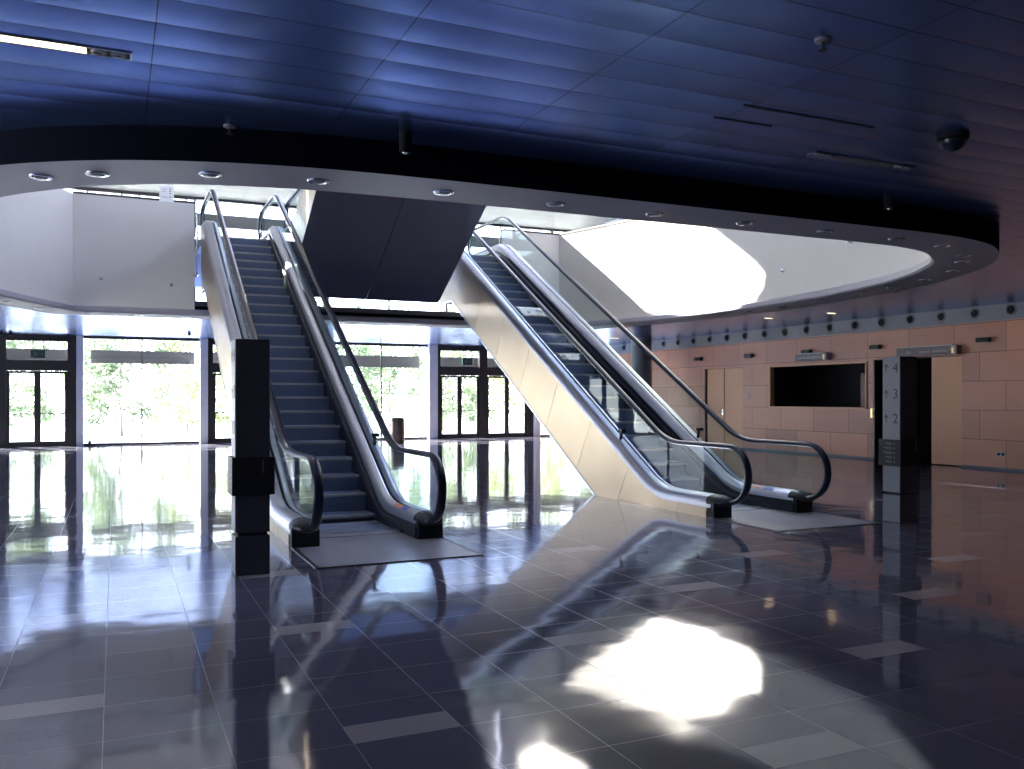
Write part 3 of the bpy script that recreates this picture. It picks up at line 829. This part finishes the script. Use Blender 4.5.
    # steps
    if not truss:
        def step(y, z, zprev, flat=False):
            b = MB()
            b.box(-.50, .50, y + .03, y + .405, z - .02, z); b.box(-.50, .50, y, y + .03, z - .03, z + .001, 1)
            if z - zprev > .03:
                n = 5; prof = [(y + .012 + .03 * math.sin(PI * i / n * .5) * (i / n), z - .03 - (z - zprev - .03) * i / n) for i in range(n + 1)]
                b.prism(prof + [(p[0] + .02, p[1]) for p in prof[::-1]], lambda a, c, d: (d, a, c), -.50, .50)
            b.build('step', [M['tread'], M['nose']], E_)
        zs = [0.005, 0.09 - .01] + [.09 + .2045 * i for i in range(1, 24)]
        ys = [yl(0.09) - .41 - .1, yl(.09) - .03] + [yl(z) for z in zs[2:]]
        step(ys[0] - .36, 0.005, 0.005)
        pz = 0.005
        for y, z in zip(ys, zs):
            step(y, min(z, ZU), pz); pz = min(z, ZU)
        step(ys[-1] + .4, ZU, ZU)
        # plates
        b = MB(); b.box(-.505, .505, 0.02, .27, 0.0, .012)
        for i in range(34): b.box(-.495 + .03 * i, -.483 + .03 * i, .27, .33, 0.002, .014)
        b.build('comb_plate', M['plate'], E_, bevel=.003)
        b = MB(); b.box(-.765, .765, -1.58, -.47, 0.0, .006); b.box(-.515, .515, -.47, .02, 0, .006)
        for sx in (-1, 1): b.box(min(sx * .80, sx * .765), max(sx * .80, sx * .765), -1.60, -.30, 0, .009, 1)
        b.box(-.765, .765, -1.60, -1.58, 0, .009, 1)
        b.build('landing_plate', [M['plate'], M['frame']], E_)
        b = MB(); b.box(-.79, .79, yl(ZU) + 1.3, 11.6, ZU - .05, ZU + .01); b.build('upper_landing_plate', M['plate'], E_)
        # coloured print on the right-hand inner deck
        for y0, n, nm in ((.52, 6, 'orange'), (.21, 4, 'blue')):
            b = MB()
            for i in range(n):
                yy = y0 - .05 * i; L = .036
                for u0, v0, u1, v1 in ((.568, .268, .592, .2815), (.541, .243, .563, .2665)):
                    b.add([(u0, yy, v0 + .003), (u0, yy - L, v0 + .003), (u1, yy - L, v1 + .003), (u1, yy, v1 + .003)], [(0, 1, 2, 3)])
            d = b.build('deck_print', M[nm], E_); d['label'] = nm + ' print on the steel deck'
    return E_
esc = make_escalator()
esc.location = (2.40, YO, 0)
tag(esc, 'left escalator rising beside the white parapet, behind the dark sign post marked 1', 'escalator', 'escalators from the ground floor')
e2 = copy_tree(esc); e2.location = (7.555, YO, 0)
tag(e2, 'right escalator with a pale brushed steel side facing the hall', 'escalator', 'escalators from the ground floor')
up = make_escalator(True)
up.location = (4.02, 18.5, ZL1); up.rotation_euler = (0, 0, PI)
tag(up, 'dark underside of the upper escalator next to the left escalator', 'escalator', 'upper flight escalators overhead')
up2 = copy_tree(up); up2.location = (5.645, 18.5, ZL1)
tag(up2, 'dark underside of the upper escalator next to the right escalator', 'escalator', 'upper flight escalators overhead')

# ------------------------------------------------------------------ sign posts
def totem(x, y, left, label):
    e = empty('sign_post', (x, y, 0)); w, d = .28, .26
    b = MB()
    def shaft(x0, x1, y0, y1, z0, z1): b.box(x0, x1, y0, y1, z0, z1)
    b.box(0, w, 0, d, .36, 2.0); b.build('shaft', M['totem'], e, bevel=.004)
    b = MB(); b.box(-.006, .0, .004, d - .004, .365, 1.995); b.build('lit_face', M['totemlit'], e, bevel=.002)  # thin paler skin that paints the lit left side
    b = MB(); b.box(.02, w - .02, .02, d - .02, .33, .36); b.build('shadow_gap', M['black'], e)
    b = MB(); b.box(0, w, 0, d, 0, .33); b.build('base', M['totem'], e, bevel=.004)
    b = MB(); b.box(-.006, .0, .004, d - .004, .005, .325); b.build('lit_base_face', M['totemlit'], e, bevel=.002)
    b = MB(); b.box(-.035, w + .035, -.035, d + .035, .68, 1.0); b.build('collar', M['black'], e, bevel=.003)
    text('numeral', '1', .16, M['textdim'], e, (w * .78, -.036, .915), (PI / 2, 0, 0))
    rl = (PI / 2, 0, -PI / 2)
    for z, s_ in ((1.86, '4'), (1.545, '3'), (1.245, '2')):
        text('numeral', s_, .165, M['text'], e, (-.0065, .062, z), rl, ext=.0015)
        b = MB(); P = lambda p, q, dd: (dd, d * .78 - p, z + q)
        b.prism([(-.006, -.05), (.006, -.05), (.006, .04), (-.006, .04)], P, -.008, -.005)
        b.prism([(0, .055), (-.035, .015), (-.026, .01), (0, .038)], P, -.008, -.005); b.prism([(0, .055), (0, .038), (.026, .01), (.035, .015)], P, -.008, -.005)
        b.build('arrow', M['text'], e)
    b = MB()
    for i, (a, c) in enumerate(((.05, .12), (.03, .12), (.02, .12), (.05, .12), (.05, .12))):
        z = .955 - .055 * i
        b.box(-.037, -.035, d - c - .05, d - a - .02, z - .006, z + .006); b.box(-.037, -.035, d - c - .05, d - a - .05, z - .02, z - .013)
        b.box(-.037, -.035, d - .215, d - .195, z - .014, z + .004)
    b.build('directory_lettering', M['textdim'], e)
    tag(e, label, 'sign post', 'square sign posts with floor numbers')
totem(.925, 7.66, True, 'dark square sign post with black collar in front of the left escalator')
totem(8.56, 7.62, False, 'square sign post with floor numbers 4, 3 and 2 near the wood wall')

# ------------------------------------------------------------------ ceiling fittings
def downlight():
    e = empty('downlight', (0, 0, ZR))
    b = MB(); b.lathe((0, 0, 0), [(.058, 0), (.062, -.012), (.082, -.010), (.088, 0.0)], 'z', 24); b.build('bezel', M['steel'], e, True)
    b = MB(); b.lathe((0, 0, 0), [(.060, -.001), (.045, -.016), (.02, -.020)], 'z', 20); b.build('lens', M['lens'], e, True)
    return e
dl = downlight()
near = [(-.52, 7.61), (-.12, 7.33), (.66, 6.99), (1.45, 6.86), (2.47, 6.81), (3.51, 6.81), (4.54, 6.81), (5.57, 6.80), (6.6, 6.80), (7.59, 6.80), (8.42, 6.92), (9.19, 7.25), (9.62, 7.62), (10.22, 8.23), (10.58, 8.98), (10.9, 9.84), (11.15, 10.8), (11.3, 11.8), (11.36, 12.8), (11.38, 13.8)]
far = [(-1.75, 17.75), (-1.3, 18.75), (-.5, 19.45), (.45, 19.5), (1.35, 19.5), (4.6, 19.5), (5.7, 19.5)]
first = True
for i, (x, y) in enumerate(near):
    e = dl if first else copy_tree(dl); first = False
    e.location = (x, y, ZR)
    if i < 10: l = '%s from the left along the near side of the ring' % ordw[i]
    elif i < 15: l = '%s round the bend of the ring' % ordw[i - 10]
    else: l = '%s beyond the bend, far right side of ring' % ordw[i - 15]
    tag(e, 'small round steel downlight, ' + l, 'downlight', 'downlights in the ring')
for i, (x, y) in enumerate(far):
    e = copy_tree(dl); e.location = (x, y, ZR)
    tag(e, 'small steel downlight under the far ring edge, %s from the left' % ordw[i], 'downlight', 'downlights in the ring')

def linear(x0, x1, y, lit, spots, label):
    e = empty('linear_light', ((x0 + x1) / 2, y, ZC)); w = (x1 - x0) / 2; hw = .045
    b = MB()
    for d in ((-w, w, -hw - .012, -hw), (-w, w, hw, hw + .012), (-w, -w + .012, -hw, hw), (w - .012, w, -hw, hw)): b.box(d[0], d[1], d[2], d[3], -.008, .0)
    b.build('frame', M['steel' if lit else 'under'], e)
    a = -w + .012; c = w - .012
    for side in spots:
        s0, s1 = (a, a + .22) if side < 0 else (c - .22, c)
        b = MB(); b.box(s0, s1, -hw, hw, -.003, 0); b.build('spot_tray', M['black'], e)
        for k in (.06, .16):
            b = MB(); b.lathe((s0 + k, 0, 0), [(.020, -.004), (.022, -.012), (.040, -.012), (.042, -.003)], 'z', 16); b.build('spot', M['bulk'], e, True)
        if side < 0: a = s1 + .006
        else: c = s0 - .006
    b = MB(); b.box(a, c, -hw, hw, -.006, 0); b.build('diffuser', M['tube' if lit else 'lens'], e)
    tag(e, label, 'ceiling light', 'linear lights in the slat ceiling'); return e
linear(-1.35, .09, 5.44, True, (1,), 'lit linear ceiling light with two small spots, upper left above the hall')
linear(5.05, 6.16, 5.36, False, (-1, 1), 'unlit linear ceiling light with spots at both ends, right above the hall')
linear(14.85, 15.1, 15.25, True, (), 'lit linear ceiling light near the wood wall, right of the pair')
linear(14.4, 14.65, 16.85, True, (), 'lit linear ceiling light near the wood wall, left of the pair')
linear(14.6, 14.95, 24.5, True, (), 'lit linear ceiling light beside the round column')

def cyl_spot(x, y, r, h, label):
    e = empty('surface_spotlight', (x, y, ZC))
    b = MB(); b.lathe((0, 0, 0), [(r, 0), (r, -h), (r * .8, -h - .004), (r * .75, -h + .02)], 'z', 24); b.build('housing', M['niche'], e, True)
    b = MB(); b.lathe((0, 0, 0), [(r * .6, -h + .015), (r * .5, -h - .006), (r * .2, -h - .012)], 'z', 16); b.build('lens', M['steel'], e, True)
    tag(e, label, 'spotlight', 'black cylinder spotlights on the slat ceiling')
cyl_spot(1.94, 6.17, .045, .15, 'black cylinder spotlight on the ceiling above the dark escalator underside')
cyl_spot(6.82, 6.2, .05, .12, 'black cylinder spotlight on the ceiling towards the right bend of the ring')
def sprinkler(x, y, z, label):
    e = empty('sprinkler', (x, y, z))
    b = MB(); b.lathe((0, 0, 0), [(.045, 0), (.045, -.008), (.03, -.012)], 'z', 20); b.build('rosette', M['bulk'], e, True)
    b = MB(); b.lathe((0, 0, 0), [(.008, -.012), (.008, -.05), (.025, -.055), (.025, -.058)], 'z', 12); b.build('head', M['black'], e, True)
    tag(e, label, 'sprinkler')
sprinkler(3.51, 3.64, ZC, 'tiny sprinkler with pale rosette on the dark ceiling at upper right')
sprinkler(.75, 6.55, ZC, 'tiny dark sprinkler above the near edge of the ring, over the left escalator')
e = empty('dome_camera', (5.66, 4.56, ZC))
b = MB(); b.lathe((0, 0, 0), [(.11, 0), (.11, -.03), (.095, -.045)], 'z', 28); b.build('housing', M['niche'], e, True)
b = MB(); b.lathe((0, 0, 0), [(.09, -.045), (.085, -.07), (.065, -.10), (.03, -.12), (.005, -.124)], 'z', 24); b.build('dome', M['rubber'], e, True)
tag(e, 'black dome camera on the dark ceiling at the upper right', 'camera')
# black strips painted in for the shadow gaps of a ceiling access panel
b = MB(); b.box(3.81, 4.98, 4.655, 4.675, ZC - .006, ZC + .001); b.box(3.78, 4.29, 4.94, 4.96, ZC - .006, ZC + .001)
struct(b.build('trim_6', M['black']))
# small fittings of the far ceiling
for i, (x, y, l) in enumerate([(-3.05, 29.6, 'above the left glass doors'), (-2.8, 29.6, 'right of its twin above the left doors'), (2.0, 27.5, 'left of the first escalator')]):
    e = empty('surface_spotlight', (x, y, ZC))
    b = MB(); b.lathe((0, 0, 0), [(.045, 0), (.045, -.10), (.035, -.105)], 'z', 16); b.build('housing', M['niche'], e, True)
    b = MB(); b.lathe((0, 0, 0), [(.03, -.104), (.01, -.11)], 'z', 12); b.build('lens', M['lens'], e, True)
    tag(e, 'small dark ceiling spotlight near the glazing, ' + l, 'spotlight', 'dark spotlights near the glazing')

# wall studs on the parapets
def stud(p, n, label):
    e = empty('wall_stud', p)
    b = MB(); b.lathe((0, 0, 0), [(.035, 0), (.035, .015), (.022, .02), (.022, .05), (.03, .055), (.02, .07)], 'z', 14)
    o = b.build('knob', M['steel'], e, True)
    q = Vector((0, 0, 1)).rotation_difference(Vector(n)); o.rotation_mode = 'QUATERNION'; o.rotation_quaternion = q
    tag(e, label, 'stud', 'studs on the white parapet')
fy = par[0][1]
stud((-.25, fy, 3.88), (0, -1, 0), 'small steel stud on the flat white parapet, nearer the corner')
stud((1.05, fy, 3.82), (0, -1, 0), 'small steel stud on the flat white parapet, nearer the left escalator')
stud((11.02, 12.4, 3.80), (-1, 0, 0), 'small steel stud on the right white parapet by the sun patch')
stud((10.72, 10.5, 4.0), (-1, .25, 0), 'small steel stud on the right white parapet towards the bend')

# parapet handrails
b = MB()
pts = [(x, y + .12, ZP + .02) for x, y in [par[0], (1.5, par[0][1])]]
b = MB(); b.box(par[0][0], 1.5, fy + .0, fy + .16, ZP, ZP + .05)
o = b.build('rail_cap', M['rail'], bevel=.01); tag(o, 'brown rail capping the flat white parapet left of the escalator', 'rail', 'parapet rails of the upper floor')
b = MB()
for x in (-.55, .1, .75, 1.4): b.box(x - .012, x + .012, fy + .06, fy + .085, 0, 0)
b = MB(); b.box(-.7, 1.5, fy + .18, fy + .24, ZP + .13, ZP + .17)
for x in (-.5, .45, 1.35): b.box(x - .015, x + .015, fy + .165, fy + .20, ZP - .3, ZP + .15)
o = b.build('handrail_bar', M['rail']); tag(o, 'dark handrail bar standing above the flat white parapet', 'rail', 'parapet rails of the upper floor')
b = MB(); b.box(8.5, par[-1][0], fy, fy + .16, ZP, ZP + .05)
o = b.build('rail_cap', M['rail'], bevel=.01); tag(o, 'brown rail capping the far parapet behind the right escalator', 'rail', 'parapet rails of the upper floor')
rp = [p for p in par if p[0] > 9.9 and p[1] > 9]
b = MB(); rings = []
for x, y in rp: rings.append([(x - .01, y, ZP), (x - .01, y, ZP + .05), (x + .16, y, ZP + .05), (x + .16, y, ZP)])
b.loft(rings)
o = b.build('rail_cap', M['rail']); tag(o, 'brown rail capping the long sunlit parapet on the right', 'rail', 'parapet rails of the upper floor')
# paper notice on the left parapet
e = empty('paper_notice', (.96, fy - .012, 5.63))
b = MB(); b.box(-.14, .14, -.004, .0, -.125, .20); b.build('sheet', M['paper'], e)
b = MB()
for z, x0, x1 in ((.13, -.09, .02), (.08, -.09, 0), (-.03, -.1, .03)): b.box(x0, x1, -.0052, -.004, z, z + .008)
for z in (.13, .09, .04, -.03): b.box(.05, .085, -.0052, -.004, z, z + .02)
b.build('printed_marks', M['signgrey'], e)
tag(e, 'white paper notice stuck on the rail of the left parapet', 'notice')
# bracket between parapet and left escalator
b = MB(); b.tube([(1.50, fy - .03, 4.1), (1.53, fy - .06, 4.1), (1.55, fy - .06, 4.9), (1.53, fy - .03, 5.3)], .018); b.lathe((1.52, fy - .06, 4.05), [(.04, -.06), (.05, 0), (.03, .06)], 'z', 12)
o = b.build('glass_clamp', M['steel']); tag(o, 'steel clamp rod at the end of the flat parapet by the left escalator', 'bracket')

# ------------------------------------------------------------------ outside
b = MB(); b.box(-60, 90, YF + .25, 120, -.35, -.05); struct(b.build('ground', M['ground']))
def tree_proto(name, h, r, m, nleaf, seed, trunk_h):
    rnd = random.Random(seed)
    e = empty(name, (0, 0, -.05))
    b = MB(); path = [(0, 0, 0), (.05, .03, trunk_h * .5), (-.05, .06, trunk_h), (.08, 0, h * .75)]
    rings = []
    for i, p in enumerate(path):
        rr = .06 * (1 - .22 * i); rings.append([(p[0] + rr * math.cos(a), p[1] + rr * math.sin(a), p[2]) for a in [2 * PI * j / 10 for j in range(10)]])
    b.loft(rings)
    for k in range(5):
        a = k * 1.3; b.tube([(0, 0, trunk_h), (math.cos(a) * r * .3, math.sin(a) * r * .3, trunk_h + h * .18), (math.cos(a) * r * .6, math.sin(a) * r * .6, h * .7)], .016, 6)
    b.build('trunk', M['trunk'], e, True)
    b = MB()
    clumps = []
    for k in range(34):
        a = rnd.uniform(0, 2 * PI); q = math.sqrt(rnd.random()) * r; z = .6 + rnd.random() ** 1.25 * (h - .6)
        clumps.append((q * math.cos(a), q * math.sin(a), z, rnd.uniform(.35, .75) * r * .55))
    for k in range(nleaf):
        c = rnd.choice(clumps); s = rnd.gauss(0, .5) * c[3], rnd.gauss(0, .5) * c[3], rnd.gauss(0, .45) * c[3]
        p = Vector((c[0] + s[0], c[1] + s[1], max(.5, c[2] + s[2])))
        d = Vector((rnd.gauss(0, 1), rnd.gauss(0, 1), rnd.gauss(-.3, .7))).normalized(); w = d.cross(Vector((rnd.gauss(0, 1), rnd.gauss(0, 1), rnd.gauss(0, 1)))).normalized()
        L = rnd.uniform(.06, .13); W = L * .45
        b.add([p - d * L, p + w * W - d * L * .1, p + d * L, p - w * W - d * L * .1], [(0, 1, 2, 3)])
    b.build('foliage', m, e)
    return e
t1 = tree_proto('tree', 5.6, 1.95, M['leaf'], 5200, 1, 1.4)
t2 = tree_proto('tree', 5.0, 2.0, M['leaf2'], 4200, 2, 1.2)
spots = []
front = ['seen through the left leaf of the left glass doors', 'outside the left half of the glazed bay', 'outside the right half of the glazed bay beside the doors', 'behind the left escalator steps', 'between the handrail and the bin', 'outside the middle glass doors', 'seen under the right escalator side']
for k, l in enumerate(front): spots.append(((t1, t2)[k % 3 == 2], -4.3 + 4.55 * k, 38.5 + .5 * (k % 2), 1.1 * k, 'pale green tree, near row, ' + l))
backr = ['at the far left doors', 'left of the glazed bay mullion', 'right of the glazed bay mullion', 'hidden mostly by the left escalator', 'right of the left escalator handrail', 'beyond the middle glass doors', 'seen through the right escalator glass', 'beyond the dark lobby posts at right']
for k, l in enumerate(backr): spots.append(((t2, t1)[k % 3 == 1], -6.7 + 4.9 * k, 43.6 + .5 * (k % 2), .7 + 1.7 * k, 'pale green tree, far row, ' + l))
used = set()
for p, x, y, rz, l in spots:
    e = p if p.name not in used else copy_tree(p); used.add(p.name)
    e.location = (x, y, -.05); e.rotation_euler = (0, 0, rz)
    tag(e, l, 'tree', 'trees outside the glazing')

# ------------------------------------------------------------------ light
w = bpy.data.worlds.new('sky'); scn.world = w; w.use_nodes = True
nt = w.node_tree; bg = nt.nodes['Background']
geo = nt.nodes.new('ShaderNodeTexCoord'); sp = nt.nodes.new('ShaderNodeSeparateXYZ'); nt.links.new(geo.outputs['Generated'], sp.inputs[0])
fac = math_node(nt, 'POWER', math_node(nt, 'MAXIMUM', sp.outputs[2], 0.0), 0.45)
nt.links.new(mix_col(nt, fac, rgb(1.0, 0.98, 0.97), rgb(0.46, 0.57, 1.0)), bg.inputs[0])
bg.inputs[1].default_value = 6.0
sl = bpy.data.lights.new('sun', 'SUN'); sl.energy = 42.0; sl.angle = math.radians(.35); sl.color = (1.0, .95, .86)
so = bpy.data.objects.new('sun', sl); C.objects.link(so)
so.rotation_euler = SUN.to_track_quat('-Z', 'Y').to_euler(); so.location = (0, 60, 40)
def portal(loc, direction, sx, sy):
    l = bpy.data.lights.new('daylight_portal', 'AREA'); l.shape = 'RECTANGLE'; l.size = sx; l.size_y = sy; l.cycles.is_portal = True
    o = bpy.data.objects.new('daylight_portal', l); C.objects.link(o); o.location = loc
    o.rotation_euler = Vector(direction).to_track_quat('-Z', 'Z').to_euler()
portal((XL - .3, 8.75, 1.7), (1, 0, 0), 8.6, 3.4)
portal((XL - .3, 7, 6.35), (1, 0, 0), 12.4, 3.2)
portal((5.5, YF + .3, 1.7), (0, -1, 0), 30, 3.4)
portal((5.5, YF + .3, 6.4), (0, -1, 0), 30, 3.3)
portal((4.4, VY0 - .25, 11.95), (0, 1, 0), 13.5, 1.5)
portal((VX1 + .25, 16, 11.75), (-1, 0, 0), 18.9, 2.9)

# ------------------------------------------------------------------ camera
F_, H_, VPX = 875.0, 398.0, 115.0
cam = bpy.data.cameras.new('camera'); co = bpy.data.objects.new('camera', cam); C.objects.link(co)
cam.sensor_width = 36; cam.lens = F_ / 1024 * 36; cam.shift_y = (H_ - 384.5) / 1024
co.location = (0, 0, 1.5); co.rotation_euler = (PI / 2, 0, -math.atan((512 - VPX) / F_))
scn.camera = co
vs = scn.view_settings
vs.view_transform = 'Standard'; vs.look = 'None'; vs.exposure = 1.1; vs.gamma = 1.0; vs.use_curve_mapping = False
cy = scn.cycles
cy.max_bounces = 12; cy.diffuse_bounces = 5; cy.glossy_bounces = 6; cy.transparent_max_bounces = 24; cy.transmission_bounces = 6
cy.use_denoising = True; cy.sample_clamp_indirect = 12.0
